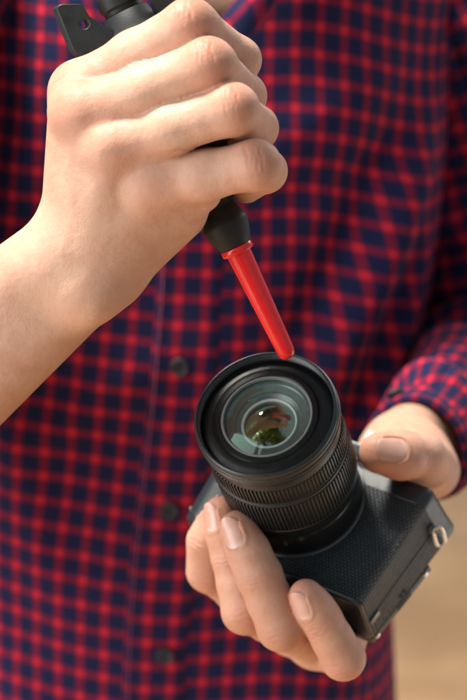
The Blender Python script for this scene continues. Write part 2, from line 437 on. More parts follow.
r_palm += [(pr_(82, 103, 747), pr_(106, 77, 741), 8, 7, None, 6), (pr_(98, 130, 739), pr_(138, 113, 732), 8.4, 7.0, None, 6), (pr_(132, 166, 738), pr_(172, 154, 731), 8.0, 6.4, None, 6)]
r_palm += [(pr_(80, 94, 749), pr_(83, 114, 741.5), 10.8, 10.6, None, 5), (pr_(84, 115, 741), pr_(113, 148, 737), 10.2, 10.2, None, 5), (pr_(115, 150, 737), pr_(152, 183, 739), 9.6, 9.8, None, 5),
           (pr_(98, 138, 739), pr_(92, 220, 751), 9.4, 11, None, 6), (pr_(132, 172, 739), pr_(108, 240, 752), 9.2, 11, None, 6), (pr_(108, 128, 739), pr_(128, 117, 735), 9.0, 7.6, None, 5), (pr_(140, 166, 738), pr_(160, 158, 734), 8.6, 7.0, None, 5)]
r_palm = [(q[0], q[1], q[2]*RS, q[3]*RS, *q[4:]) for q in r_palm]
GR = Grid((-124, -165, 712), (32, 52, 866), STEP)
DR = build_hand(GR, r_palm, [flatchain(*P4r(v)) for v in r_fing.values()] + [chain(*P4r(r_thumb))])

# left hand (under and behind the camera)
l_mcp = dict(index=LC(-14, 64, -38), middle=LC(3, 63, -42), ring=LC(18, 62, -44), pinky=LC(31, 60, -42))
l_fing = dict(
    index=[(208, 571, 872, 9.5), (207, 541, 864, 8.8), (221, 515, 858, 7.8)],
    middle=[(245, 611, 848, 10.2), (233, 556, 848, 9.6), (221, 514, 848, 8.2)],
    ring=[(281, 627, 831, 10.4), (259, 575, 827, 9.9), (238, 529, 827, 8.5)],
    pinky=[(343, 658, 832, 9.5), (321, 619, 827, 8.8), (306, 596, 822, 7.7)])
def l_chain(nm):
    p, r = P4(l_fing[nm]); mid = (l_mcp[nm]+p[0])/2
    return chain([l_mcp[nm], mid, p[0], (p[0]+p[1])/2, p[1], (p[1]+p[2])/2, p[2]], [10.5, 9.3, r[0], (r[0]+r[1])/2-.25, r[1], (r[1]+r[2])/2+.05, r[2]])
LW = px(406, 457, 958)
LE = W2V(np.array([.198, 1.185, 1.165]))
fd = (LE-LW)/np.linalg.norm(LE-LW)
lthumb = [(420, 470, 915, 14.5), (428, 464, 888, 11.6), (421, 456, 861, 10.8), (400, 455, 849, 10.9), (380, 453, 844, 9.7)]
tp, tr = P4(lthumb)
nth = np.array([0.05, -.30, -.95])
l_thumb = [(tp[0], tp[1], tr[0], tr[1]), (tp[1], tp[2], tr[1], tr[2]), (tp[2], tp[3], tr[2], tr[3], (nth, .86)), (tp[3], tp[4], tr[3], tr[4], (nth, .84))]
wl = px(400, 446, 955); wr_ = px(412, 468, 962)
l_palm = [(l_mcp['index'], wl, 11, 15), (l_mcp['middle'], (wl*2+wr_)/3, 11, 15), (l_mcp['ring'], (wl+wr_*2)/3, 11, 15), (l_mcp['pinky'], wr_, 11, 15),
          (LC(12, 66, 0), LC(14, 70, 40), 12, 13), (px(430, 470, 925), px(412, 450, 940), 15, 17), (px(420, 450, 930), px(385, 450, 945), 12, 12),
          (wl, wl+fd*120, 17, 24), (wr_, wr_+fd*120, 16, 24)]
GL = Grid((-35, -2, 795), (160, 175, 1004), STEP)
DL = build_hand(GL, l_palm, [l_chain(k) for k in l_fing] + [l_thumb])

def frame(tip, prev, n):
    a = tip-prev; a = a/np.linalg.norm(a); n = np.asarray(n, float); n = n - n@a*a; n /= np.linalg.norm(n); return a, n, np.cross(a, n)
lt = {k: P4(v)[0] for k, v in l_fing.items()}
nails = dict(   # tip centre, frame, length, width, shift along the finger
    ring=(lt['ring'][2], *frame(lt['ring'][2], lt['ring'][1], (-.36, .22, -.90)), 12.6, 9.6, -.4),
    pinky=(lt['pinky'][2], *frame(lt['pinky'][2], lt['pinky'][1], (-.60, .10, -.80)), 11.4, 8.6, -.2),
    middle=(lt['middle'][2], *frame(lt['middle'][2], lt['middle'][1], (-.62, .2, -.74)), 11.4, 8.2, -.3),
    index=(lt['index'][2], *frame(lt['index'][2], lt['index'][1], (-.85, .1, .45)), 11.8, 9.2, -.3),
    thumb=(tp[4], *frame(tp[4], tp[3], nth), 12.8, 11.4, -2.0))

VR, FRc = surface_nets(GR, DR); VL, FLc = surface_nets(GL, DL)
VR = smooth_mesh(VR, FRc, 3); VL = smooth_mesh(VL, FLc, 3)

def detail(V, F, creases, lumps, blush, pale, nl=()):
    nr = vnormals(V, F); disp = np.zeros(len(V)); bl = np.zeros(len(V)); pa = np.zeros(len(V))
    for c, d, nrm, ln, w, dep in creases:
        q = V-c; d = d/np.linalg.norm(d); s = q@d
        nrm = np.asarray(nrm, float); nrm /= np.linalg.norm(nrm)
        e = np.cross(d, nrm); e /= np.linalg.norm(e)
        x = q@e + .35*np.sin(s*.9+c[0]*3); hgt = q@nrm
        g = np.exp(-(x/w)**2)*np.exp(-np.abs(s/(ln*.45))**2.2)*(nr@nrm > .1)*(np.abs(hgt) < 16)
        rim = np.exp(-((np.abs(x)-2.1*w)/(1.1*w))**2)*np.exp(-np.abs(s/(ln*.5))**4)*(nr@nrm > .1)*(np.abs(hgt) < 16)
        disp += -dep*g + .2*dep*rim
        bl += .45*g
    for c, r, a in lumps: disp += a*np.exp(-((V-c)**2).sum(1)/r**2)
    for c, r, a in blush: bl += a*np.exp(-((V-c)**2).sum(1)/r**2)
    for c, r, a in pale: pa += a*np.exp(-((V-c)**2).sum(1)/r**2)
    for c, a, n, l, Ln, Wd, sh in nl:
        q = V-(c+a*sh); s = q@a; t = q@l; up = (nr@n)
        dn = np.maximum(np.abs(t)/(Wd/2), np.abs(s)/(Ln/2)*.96); rr = ((np.abs(t)/(Wd/2))**3.2+(np.abs(s)/(Ln/2))**3.2)**(1/3.2)
        m = (up > .05)*(np.linalg.norm(q, axis=1) < 16)
        fold = np.exp(-((rr-1.16)/.14)**2)*(s < Ln*.33)
        bed = 1/(1+np.exp((rr-1.0)*26))
        disp += m*(.42*fold - .45*bed)
        bl += m*.35*np.exp(-((rr-1.1)/.12)**2)
    return V + nr*disp[:, None], np.clip(bl, 0, 1), np.clip(pa, 0, 1)

# dorsal creases at the finger joints
def joint_creases(p, ax, n, w=13, depth=.38, k=4, gap=1.9):
    ax = ax/np.linalg.norm(ax); n = np.asarray(n, float); n = n-n@ax*ax; n /= np.linalg.norm(n); l = np.cross(ax, n); out = []
    for i in range(k):
        o = (i-(k-1)/2)*gap
        out.append((p + ax*o + l*RNG.uniform(-1, 1), l + ax*RNG.uniform(-.12, .12), n, w*(1-.12*abs(i-(k-1)/2))*RNG.uniform(.75, 1.05), RNG.uniform(.40, .55), 1.15*depth*RNG.uniform(.5, 1.15)))
    return out
cr = []; bR = []; pR = []
for nm, v in r_fing.items():
    p, r = P4r(v); ax = (p[3]-p[1]); nn = np.array([.25, -.45, -.85]) if nm != 'pinky' else np.array([.3, -.3, -.9])
    ddir = p[2]-p[1]; ddir /= np.linalg.norm(ddir)
    cr += joint_creases(p[2] + ddir*1.0, ddir*.8 + ax/np.linalg.norm(ax)*.2, nn, 15, .23, 4, 1.9)
    cr += joint_creases(p[2] + ddir*.5, ddir*.8 + ax/np.linalg.norm(ax)*.2, nn, 22, .13, 2, 5.5)
    bR += [(p[2]+np.array([2, -5, -7.]), 11, .55), (p[0]+np.array([-2, 0, -9.]), 13, .34), (p[3]+np.array([7., 0, 0]), 12, .25)]
    pR += [((p[1])+np.array([0, -3, -9.]), 14, .35)]
for i in range(7):   # faint wrist creases
    c = pr_(58-6*i, 205+14*i, 742)
cr += [(pr_(52, 118, 745), np.array([.1, 1, .1]), (-.6, 0, -.8), 22, .7, .2), (pr_(60, 84, 740), np.array([.8, -.5, 0]), (-.3, -.4, -.86), 12, .6, .22),
       (pr_(185, 148, 726), np.array([1, -.15, 0]), (0, .2, -1), 16, .8, .35)]
def vein(pts, r, a, lst):
    pts = np.array(pts, float)
    t = np.linspace(0, len(pts)-1, 40); q = np.stack([np.interp(t, np.arange(len(pts)), pts[:, k]) for k in range(2)], 1)
    P2 = proj(VR); front = VR[:, 2] < 790
    for x, y in q:
        d2 = ((P2-np.array([x, y]))**2).sum(1); d2[~front] = 1e9
        k = np.argmin(d2 + (VR[:, 2]-700)*.02); lst.append((VR[k].copy(), r, a))
lumpsR = []
vein([(98, 132), (100, 165), (112, 200), (108, 240), (88, 275), (60, 300)], 2.3, .07, lumpsR)
vein([(75, 130), (66, 170), (72, 215), (60, 255)], 2.2, .06, lumpsR)
VR, blR, paR = detail(VR, FRc, cr, lumpsR + [(pr_(90, 290, 748), 9, .8)], bR, pR + [(pr_(95, 190, 735), 26, .35), (pr_(70, 300, 745), 34, .5)])
cl = []; bL = []
dn = dict(ring=(-.25, .25, -.93), pinky=(-.4, .2, -.9), middle=(-.35, .2, -.9), index=(-.6, .1, -.75))
for nm in l_fing:
    p = lt[nm]; ax = p[2]-p[1]; ax2 = p[1]-p[0]
    cl += joint_creases(p[1], ax+ax2, dn[nm], 13.5, .30, 4, 2.0)
    cl += joint_creases(p[0] - ax2/np.linalg.norm(ax2)*0 , ax2, np.array([-.1, .65, -.75]), 12, .15, 3, 2.6)
    bL += [(p[2]+ax/np.linalg.norm(ax)*4, 12, .55), (p[1], 12, .22), (p[0]+np.array([0, 5, -5.]), 14, .45)]
cl += joint_creases(tp[2]+np.array([-4., 0, -8]), tp[3]-tp[2], nth, 16, .25, 3, 2.4)
bL += [(tp[4]+np.array([-3., 3, -3]), 13, .6), (tp[3]+np.array([0., 9, -3]), 12, .5), (tp[1], 18, .3)]
VL, blL, paL = detail(VL, FLc, cl, [], bL, [], list(nails.values()))

# coarse body under the shirt, joined to both forearms
SH_L = W2V(np.array([.130, 1.17, 1.42])); SH_R = W2V(np.array([-.205, 1.09, 1.42]))
def wv(x, y, z): return W2V(np.array([x, y, z]))
TX = lambda h: (-.031 + .06*(h-1.2))     # middle of the chest leans a little
TY = 1.135
torso = []
for h0, h1, a0, a1 in ((.90, 1.05, .045, .042), (1.05, 1.2, .042, .050), (1.2, 1.36, .050, .058)):
    for sx_ in (-1, 1): torso.append((wv(TX(h0)+sx_*a0, TY+.01, h0), wv(TX(h1)+sx_*a1, TY+.008, h1), 66, 74))
torso += [(wv(TX(1.40)-.08, TY+.02, 1.40), wv(TX(1.40)+.08, TY+.02, 1.40), 58, 58), (wv(TX(1.40)-.02, TY-.02, 1.39), wv(TX(1.40)+.02, TY-.02, 1.39), 62, 62), (wv(TX(1.45), TY+.02, 1.42), wv(TX(1.5), TY+.0, 1.56), 56, 54)]
arms = [(SH_L, wv(TX(1.40)+.07, TY+.02, 1.41), 46, 56), (SH_R, wv(TX(1.40)-.07, TY+.02, 1.41), 46, 56), (SH_L, LE, 46, 38), (LE, wl+fd*60, 38, 20.5), (LE, wr_+fd*60, 38, 20), (wl, wl+fd*120, 17, 24), (wr_, wr_+fd*120, 16, 24), (SH_R, RE, 46, 38), (RE, FR0, 36, 23.5), (RE, FR1, 36, 23.5), (W0, FR0, 16, 23.5), (W1, FR1, 15, 23.5)]
GC = Grid((-330, -330, 700), (330, 420, 1330), 6.0); DC = GC.full()
for pr in torso + arms: GC.add(DC, pr, 14)
VC, FC = surface_nets(GC, DC); VC = smooth_mesh(VC, FC, 2)
kill = ((VC[:, 0] > -124) & (VC[:, 2] < 900)) | ( (VC[:, 2] < 1012) & (VC[:, 0] > 40) & (np.linalg.norm(np.cross(VC-LW, fd), axis=1) < 62))
keep = ~kill; fk = keep[FC].all(1); FC = FC[fk]
nV = np.cumsum(keep)-1; FC = nV[FC]; VC = VC[keep]
allV = np.concatenate([VR, VL, VC]); allF = np.concatenate([FRc, FLc+len(VR), FC+len(VR)+len(VL)])
ROOT = np.array([-.03, 1.12, 0.0])
person = empty('person', ROOT, 'person in a red and navy checked shirt holding a rubber blower over a camera', 'person')
bm = bmesh.new(); me = bpy.data.meshes.new('body'); me.from_pydata((V2W(allV)-ROOT).tolist(), [], allF.tolist())
for an, av in (('blush', np.concatenate([blR, blL, np.zeros(len(VC))])), ('pale', np.concatenate([paR, paL, np.zeros(len(VC))]))):
    at = me.attributes.new(an, 'FLOAT', 'POINT'); at.data.foreach_set('value', av.astype(np.float32))
bm.from_mesh(me)
be = [e for e in bm.edges if e.is_boundary]
def loops(edges):
    es = set(edges); out = []
    while es:
        st = [es.pop()]; cur = list(st)
        while st:
            e = st.pop()
            for v in e.verts:
                for e2 in v.link_edges:
                    if e2 in es: es.remove(e2); st.append(e2); cur.append(e2)
        out.append(cur)
    return out
lps = [l for l in loops(be) if len(l) > 8]
cen = [sum(((e.verts[0].co+e.verts[1].co)/2 for e in l), Vector())/len(l) for l in lps]
used = set()
for i in range(len(lps)):
    if i in used: continue
    js = sorted((j for j in range(len(lps)) if j != i and j not in used), key=lambda j: (cen[j]-cen[i]).length)
    if js and (cen[js[0]]-cen[i]).length < .045:
        try: bmesh.ops.bridge_loops(bm, edges=lps[i]+lps[js[0]]); used |= {i, js[0]}
        except Exception as ex: print('bridge failed', ex)
print('loops', [(len(l), tuple(round(q, 3) for q in c)) for l, c in zip(lps, cen)], 'bridged', used)
seen = set(); best = []
for v0 in bm.verts:
    if v0 in seen: continue
    st = [v0]; seen.add(v0); comp = [v0]
    while st:
        for e in st.pop().link_edges:
            for w in e.verts:
                if w not in seen: seen.add(w); st.append(w); comp.append(w)
    if len(comp) > len(best): best = comp
best = set(best); bmesh.ops.delete(bm, geom=[v for v in bm.verts if v not in best], context='VERTS')
bmesh.ops.recalc_face_normals(bm, faces=bm.faces[:])
bm.to_mesh(me); bm.free(); me.polygons.foreach_set('use_smooth', [True]*len(me.polygons)); me.materials.append(M['skin'])
body = link('body', me, person)

# nails, laid on the finger surface
def nail(c, a, n, l, Ln, Wd, sh):
    ns, nt = 19, 13; V = []; uv = []
    for i in range(ns):
        s = i/(ns-1)*2-1
        for j in range(nt):
            t = j/(nt-1)*2-1
            w = 1-.10*max(0, -s-.55)**1.2*4 - .30*max(0, s-.72)**2*6
            ss = s + (.30*(1-t*t)-.10*t*t if s > .5 else 0)*((s-.5)/.5) - (.14*(1-t*t) if s < -.6 else 0)*((-s-.6)/.4)
            V.append(c + a*(sh + ss*Ln/2) + l*(t*w*Wd/2)); uv.append((j/(nt-1), i/(ns-1)))
    V = np.array(V); st = np.linspace(13, -9, 150)
    P = V[:, None, :] + n[None, None, :]*st[None, :, None]
    d = GL.sample(DL, P); hit = (d < 0).argmax(1); hit = np.where((d < 0).any(1), hit, 75)
    hgt = st[hit].reshape(ns, nt)
    # fair the height so that the plate is a clean shallow arch
    tt = np.linspace(-1, 1, nt); ssq = np.linspace(-1, 1, ns); T, Sg = np.meshgrid(tt, ssq)
    wgt = np.ones(ns*nt); A = np.stack([np.ones(ns*nt), T.ravel()**2, Sg.ravel(), Sg.ravel()**2, T.ravel(), T.ravel()**4], 1)
    good = (Sg.ravel() < .75)
    co = np.linalg.lstsq(A[good], hgt.ravel()[good], rcond=None)[0]; fit = (A@co).reshape(ns, nt)
    edge = np.maximum(np.abs(T)**6*.30, np.clip(-Sg-.75, 0, 1)*1.4)
    hh = fit + .10 - edge + .05*np.clip(Sg-.5, 0, 1)
    top = V + n*hh.ravel()[:, None]; bot = top - n*.45
    nn = ns*nt; vv = np.concatenate([top, bot]); F = []
    for i in range(ns-1):
        for j in range(nt-1):
            k = i*nt+j; F.append([k, k+1, k+nt+1, k+nt]); F.append([nn+k, nn+k+nt, nn+k+nt+1, nn+k+1])
    rim = [j for j in range(nt)] + [i*nt+nt-1 for i in range(1, ns)] + [(ns-1)*nt+j for j in range(nt-2, -1, -1)] + [i*nt for i in range(ns-2, 0, -1)]
    for q in range(len(rim)): r1, r2 = rim[q], rim[(q+1) % len(rim)]; F.append([r1, r1+nn, r2+nn, r2])
    o = mk('fingernail', V2W(vv)-ROOT, F, M['nail'], body)
    b2 = bmesh.new(); b2.from_mesh(o.data); bmesh.ops.recalc_face_normals(b2, faces=b2.faces[:]); b2.to_mesh(o.data); b2.free()
    ul = o.data.uv_layers.new(name='UVMap'); uv2 = uv+uv
    for lp in o.data.loops: ul.data[lp.index].uv = uv2[lp.vertex_index]
    o.data.set_sharp_from_angle(angle=math.radians(50))
    return o
for k in nails: nail(*nails[k])

# ------------------------------------------------------------------ shirt
def uvset(o, uv):
    ul = o.data.uv_layers.new(name='UVMap'); u = np.asarray(uv, np.float32); li = np.empty(len(o.data.loops), np.int32); o.data.loops.foreach_get('vertex_index', li)
    ul.data.foreach_set('uv', u[li].ravel())
HS = np.linspace(.86, 1.50, 150); NP = 260
PH = np.linspace(-np.pi, np.pi, NP)
def interp(h, tab): return np.interp(h, [t[0] for t in tab], [t[1] for t in tab])
A_T = [(.86, .160), (.95, .150), (1.03, .144), (1.12, .145), (1.22, .153), (1.32, .154), (1.40, .150), (1.44, .125), (1.48, .085), (1.50, .066)]
B_T = [(.86, .108), (1.0, .108), (1.15, .116), (1.3, .122), (1.40, .108), (1.46, .075), (1.50, .062)]
def sm(x, a, b): t = np.clip((x-a)/(b-a), 0, 1); return t*t*(3-2*t)
tv = np.zeros((len(HS), NP, 3)); tuv = np.zeros((len(HS), NP, 2)); tn = np.zeros((len(HS), NP, 3))
for i, h in enumerate(HS):
    a = interp(h, A_T); b = interp(h, B_T); e = 2/2.15
    c, s = np.cos(PH), np.sin(PH)
    X = a*np.sign(s)*np.abs(s)**e; Y = -b*np.sign(c)*np.abs(c)**e
    d = np.hypot(np.diff(X), np.diff(Y)); u = np.concatenate([[0], np.cumsum(d)]); u -= np.interp(0, PH, u)
    nrm = np.stack([np.sign(s)*np.abs(s)**(2-e)/a, -np.sign(c)*np.abs(c)**(2-e)/b, 0*c], -1); nrm /= np.linalg.norm(nrm, axis=1)[:, None]
    # drape: long soft folds, pulls from the armpit, the blousing at the waist
    f = .0026*np.sin(u*50+2.2*np.sin(h*8)+.6)*(.6+.6*np.sin(h*13+u*7)) + .0012*np.sin(h*38+u*18)
    def fold(u0, h0, du, dh, w, amp, ln):
        L = math.hypot(du, dh); ex, ey = du/L, dh/L; p = (u-u0)*ex+(h-h0)*ey; q = -(u-u0)*ey+(h-h0)*ex
        return amp*np.exp(-(q/w)**2)*np.exp(-np.abs(p/ln)**3)
    f = f + fold(.115, 1.24, -.05, -.10, .016, .015, .085) - fold(.088, 1.25, -.045, -.10, .014, .009, .08) + fold(.140, 1.19, -.03, -.09, .014, .009, .07) - fold(.128, 1.20, -.04, -.10, .008, .006, .06)
    f = f + fold(.07, 1.33, .05, .03, .014, .004, .06) + fold(.09, 1.30, .06, .02, .012, -.004, .06) + fold(-.09, 1.12, .03, -.09, .016, .005, .09) + fold(-.05, 1.17, .07, .05, .014, .004, .05) + fold(.05, 1.07, .08, -.02, .018, .005, .06) + fold(-.10, 1.30, -.03, -.1, .02, .005, .1)
    tv[i] = np.stack([TX(h)+X, TY+Y, 0*X+h], -1) + nrm*f[:, None]; tn[i] = nrm
    tuv[i, :, 0] = u + .004*np.sin(h*14+u*9); tuv[i, :, 1] = h + .10*sm(u, .05, .17)*.25 + .006*np.sin(u*16+1)
H0 = 1.369   # bottom of the open neck
def in_neck(u, h): return (h > H0) and abs(u-.012) < .10+ (h-H0)*.75 - .10
F = []
for i in range(len(HS)-1):
    for j in range(NP-1):
        h = (HS[i]+HS[i+1])/2; u = (tuv[i, j, 0]+tuv[i, j+1, 0])/2
        if h > H0 and abs(u-.004) < (h-H0)*.72: continue
        F.append([i*NP+j, i*NP+j+1, (i+1)*NP+j+1, (i+1)*NP+j])
shirt = mk('shirt', tv.reshape(-1, 3)-ROOT, F, M['plaid'], person); uvset(shirt, tuv.reshape(-1, 2))
# placket: a folded strip, proud of the front
V = []; UV = []; F = []; cols = np.linspace(-.0185, .0185, 15)
hs = HS[HS < H0+.004]
for i, h in enumerate(hs):
    uu = tuv[i, :, 0]; fr = np.abs(PH) < 1.2
    for j, cu in enumerate(cols):
        p = np.array([np.interp(cu, uu[fr], tv[i, fr, k]) for k in range(3)]); nn = np.array([0, -1, 0])
        e = 1-abs(cu)/.0185; off = .0018*min(1, e*12) - .0004*math.exp(-((abs(cu)-.0155)/.0009)**2) + .0004*math.sin(h*90+cu*60)
        V.append(p + nn*off); UV.append((cu+.0046, np.interp(cu, uu[fr], tuv[i, fr, 1])+.0035))
n_ = len(cols)
for i in range(len(hs)-1):
    for j in range(n_-1): F.append([i*n_+j, i*n_+j+1, (i+1)*n_+j+1, (i+1)*n_+j])
pk = mk('placket', np.array(V)-ROOT, F, M['plaid'], shirt); uvset(pk, UV)
st_ = MB()
for cu in (-.0152,):
    a_ = np.array([V[i*n_+int(np.argmin(np.abs(cols-cu)))] for i in range(len(hs))]); a_[:, 0] += cu-cols[int(np.argmin(np.abs(cols-cu)))]; a_[:, 1] -= .0009
    zz = np.arange(a_[0, 2], a_[-1, 2], .0034)
    for z0 in zz:
        q = [np.array([np.interp(z0+d, a_[:, 2], a_[:, k]) for k in range(3)]) + np.array([0, o, 0]) for d, o in ((0, .0006), (.0006, -.0001), (.0018, -.0001), (.0024, .0006))]
        st_.tube(q, .00032, 5)
st_o = st_.build('stitching', M['thread'], shirt, scale=1.0, tf=lambda v: v-ROOT); st_o['kind'] = 'stuff'
pkV = np.array(V); pkP = proj(W2V(pkV))
def button(center, nrm, rad, parent, ref):
    m = MB(); prof = [(0, 0.01), (0, rad), (.8, rad*1.02), (1.7, rad*.97), (2.1, rad*.86), (1.9, rad*.74), (1.45, rad*.66), (1.35, .3*rad), (1.3, .01)]
    m.rev(prof, (0, 0, 0), (0, 0, 1), (1, 0, 0), 28)
    for sx_ in (-1, 1):
        for sy_ in (-1, 1): m.rev([(1.25, .01), (1.42, .75), (1.52, .62), (1.40, .01)], (sx_*1.35, sy_*1.35, 0), (0, 0, 1), (1, 0, 0), 8)
    m.tube([(-1.35, -1.35, 1.5), (0, 0, 1.9), (1.35, 1.35, 1.5)], .35, 6); m.tube([(1.35, -1.35, 1.5), (0, 0, 1.9), (-1.35, 1.35, 1.5)], .35, 6)
    z = np.asarray(nrm, float)/np.linalg.norm(nrm); x = np.asarray(ref, float); x -= x@z*z; x /= np.linalg.norm(x); R3 = np.stack([x, np.cross(z, x), z], 1)
    return m.build('button', M['button'], parent, tf=lambda v: (v@R3.T)+ (np.asarray(center)-ROOT)*1000)
for bx_, by_ in ((181, 370), (170, 512), (165, 655), (195, 220), (160, 800)):
    k = np.argmin(((pkP-np.array([bx_, by_]))**2).sum(1)); button(pkV[k]+np.array([0, -.0004, 0]), (0, -1, .05), 5.1, shirt, (1, 0, .1))
# collar: two leaves standing off the neck opening
for sg in (-1, 1):
    V = []; UV = []; F = []; na, nb = 26, 9
    for i in range(na):
        t = i/(na-1); ang = t*np.pi*.98
        r = .062 - .006*math.sin(ang)
        base = np.array([TX(1.44)+sg*(.004+r*math.sin(ang)), TY-.116+ (1-math.cos(ang))*.090, H0+.004+.110*sm(np.array(t), -.10, .42)])
        out = np.array([sg*math.sin(ang+.35), -math.cos(ang)*1.0-.25, 0]); out /= np.linalg.norm(out)
        wd = .026 + .010*t
        for j in range(nb):
            q = j/(nb-1); V.append(base + out*(.004+.016*q+.006*math.sin(q*np.pi)) + np.array([sg*.008*q*(1-t), 0, -wd*q*(.45+.35*t)+.008*math.sin(q*np.pi)]))
            UV.append((t*.2*sg, q*wd))
    for i in range(na-1):
        for j in range(nb-1): F.append([i*nb+j, i*nb+j+1, (i+1)*nb+j+1, (i+1)*nb+j])
    co_ = mk('collar', np.array(V)-ROOT, F, M['plaid'], shirt); uvset(co_, UV)
    so = co_.modifiers.new('thickness', 'SOLIDIFY'); so.thickness = .0022

def sleeve(path, rads, uoff, twist, seed, nseg=90, na=72, lip=True):
    """path in world metres; returns a sleeve tube with wrinkles"""
    P_ = np.array(path); t0 = np.concatenate([[0], np.cumsum(np.linalg.norm(np.diff(P_, axis=0), axis=1))]); L = t0[-1]
    ts = np.linspace(0, L, nseg)
    # smooth path
    C_ = np.stack([np.interp(ts, t0, P_[:, k]) for k in range(3)], 1); R_ = np.interp(ts, t0, rads)
    ker = np.hanning(21); ker /= ker.sum(); pad = 10
    Cp = np.concatenate([C_[:1]-(C_[1]-C_[0])*np.arange(pad, 0, -1)[:, None], C_, C_[-1:]+(C_[-1]-C_[-2])*np.arange(1, pad+1)[:, None]])
    C_ = np.stack([np.convolve(Cp[:, k], ker, 'valid') for k in range(3)], 1)
    V = []; UV = []; prev = np.array([0, -1.0, .1]); rg = np.random.default_rng(seed); ph_ = rg.uniform(0, 6.28, 8)
    for i in range(nseg):
        d = C_[min(i+1, nseg-1)]-C_[max(i-1, 0)]; d /= np.linalg.norm(d); e = prev-prev@d*d; e /= np.linalg.norm(e); prev = e; g = np.cross(d, e)
        for j in range(na+1):
            th = j/na*2*np.pi; s = ts[i]
            f = .0035*math.sin(s*95+2*math.sin(th+ph_[0])+ph_[1]) + .0025*math.sin(s*150+3*math.cos(th*1+ph_[2])+ph_[3]) + .003*math.sin(3*th+s*25+ph_[4])
            f *= min(1, (L-s)/.05+.15)
            r = R_[i] + f
            V.append(C_[i] + r*(math.cos(th)*e+math.sin(th)*g)); UV.append((uoff+th*R_[int(nseg*.62)]*1.0, s + twist*th))
    F = []
    for i in range(nseg-1):
        for j in range(na): F.append([i*(na+1)+j, (i+1)*(na+1)+j, (i+1)*(na+1)+j+1, i*(na+1)+j+1])
    o = mk('sleeve', np.array(V)-ROOT, F, M['plaid'], person); uvset(o, UV)
    so = o.modifiers.new('thickness', 'SOLIDIFY'); so.thickness = .0016; so.offset = -1
    return o, np.array(V).reshape(nseg, na+1, 3)
cuffc = V2W(LW + fd*17); elbL = V2W(LE)
slL, slV = sleeve([V2W(SH_L)+np.array([-.03, .0, .02]), V2W(SH_L)*.5+elbL*.5+np.array([-.006, 0.01, 0]), elbL, elbL*.45+cuffc*.55, cuffc], [.066, .072, .070, .041, .0265], .003, .0, 3)
elbR = V2W(RE)
fr = V2W((FR0+FR1)/2)
slR, _ = sleeve([V2W(SH_R)+np.array([.03, 0, .02]), V2W(SH_R)*.5+elbR*.5, elbR, elbR*.55+fr*.45], [.060, .060, .054, .046], .001, .0, 5)
# cuff band and its button
ring_ = slV[-1, :-1]; ax_ = slV[-1].mean(0)-slV[-8].mean(0); ax_ /= np.linalg.norm(ax_); cc = ring_.mean(0)
V = []; UV = []; F = []; nr_ = 8
for i in range(nr_):
    for j, p in enumerate(np.concatenate([ring_, ring_[:1]])):
        e = (p-cc); rr = np.linalg.norm(e); e = e/rr; off = [.0, .0026, .0028, .0026, .0026, .0028, .0024, -.0008][i]; al = [-.048, -.047, -.036, -.024, -.012, -.002, .001, .0005][i]
        V.append(cc + e*(rr+off) + ax_*(al)); UV.append((j/len(ring_)*.27+.004, i*.008))
m_ = len(ring_)+1
for i in range(nr_-1):
    for j in range(m_-1): F.append([i*m_+j, (i+1)*m_+j, (i+1)*m_+j+1, i*m_+j+1])
cf = mk('cuff', np.array(V)-ROOT, F, M['plaid'], slL); uvset(cf, UV)
cfV = np.array(V[4*m_:5*m_]); k = np.argmin(np.linalg.norm(proj(W2V(cfV))-np.array([383, 372]), axis=1))
button(cfV[k], cfV[k]-cc, 5.2, slL, ax_)

# ------------------------------------------------------------------ air blower
bA = px(100.5, -40, 778); bN = px(236, 247, 790); bT = px(289, 358, 797)
bd = bN-bA; bd /= np.linalg.norm(bd); nd = bT-bN; nl_ = np.linalg.norm(nd); nd /= nl_
BR = V2W(bA)
blower = empty('air_blower', BR, 'black rubber rocket blower with red plastic nozzle gripped in the raised hand', 'air blower')
BW = lambda v: (V2W(v)-BR)*1000
s0 = np.linalg.norm(bN-bA)
ref = np.array([1.0, -.4, 0])
m = MB()
prof = [(s0-128, .01), (s0-128, 7.5), (s0-127, 8.8), (s0-122, 9.2), (s0-121, 8.2), (s0-119.6, 8.2), (s0-118.6, 9.4), (s0-113, 9.6), (s0-112, 8.7), (s0-110.5, 8.7), (s0-109.5, 10), (s0-104, 11.5), (s0-98, 15.5), (s0-90, 20.5), (s0-80, 24.2), (s0-70, 25.5), (s0-60, 24.4), (s0-50, 21), (s0-42, 17), (s0-35, 13), (s0-28, 9.6), (s0-22, 8.0), (s0-19.2, 7.5), (s0-18.2, 7.6), (s0-12.5, 9.7), (s0-11.2, 10.1), (s0-10.2, 10.1), (s0-4.5, 8.8), (s0-1.2, 7.4), (s0-.3, 7.0), (s0-.3, 5)]
m.rev(prof, bA, bd, ref, 72); m.build('bulb', M['rubber'], blower, tf=BW, angle=40)
m = MB()
m.rev([(-.3, 4), (-.3, 6.9), (.2, 7.2), (2.2, 7.2), (2.6, 6.9), (2.6, 5.5), (3.6, 5.4), (20, 4.85), (nl_-6, 4.0), (nl_-3.2, 3.85), (nl_-1.5, 3.45), (nl_-.4, 2.6), (nl_, 1.7), (nl_-.2, 1.0), (nl_-4, .9), (nl_-4, .01)], bN, nd, ref, 56)
side = np.cross(nd, [0, 0, 1.0]); side /= np.linalg.norm(side)
m.build('nozzle', M['red'], blower, tf=BW, angle=40)
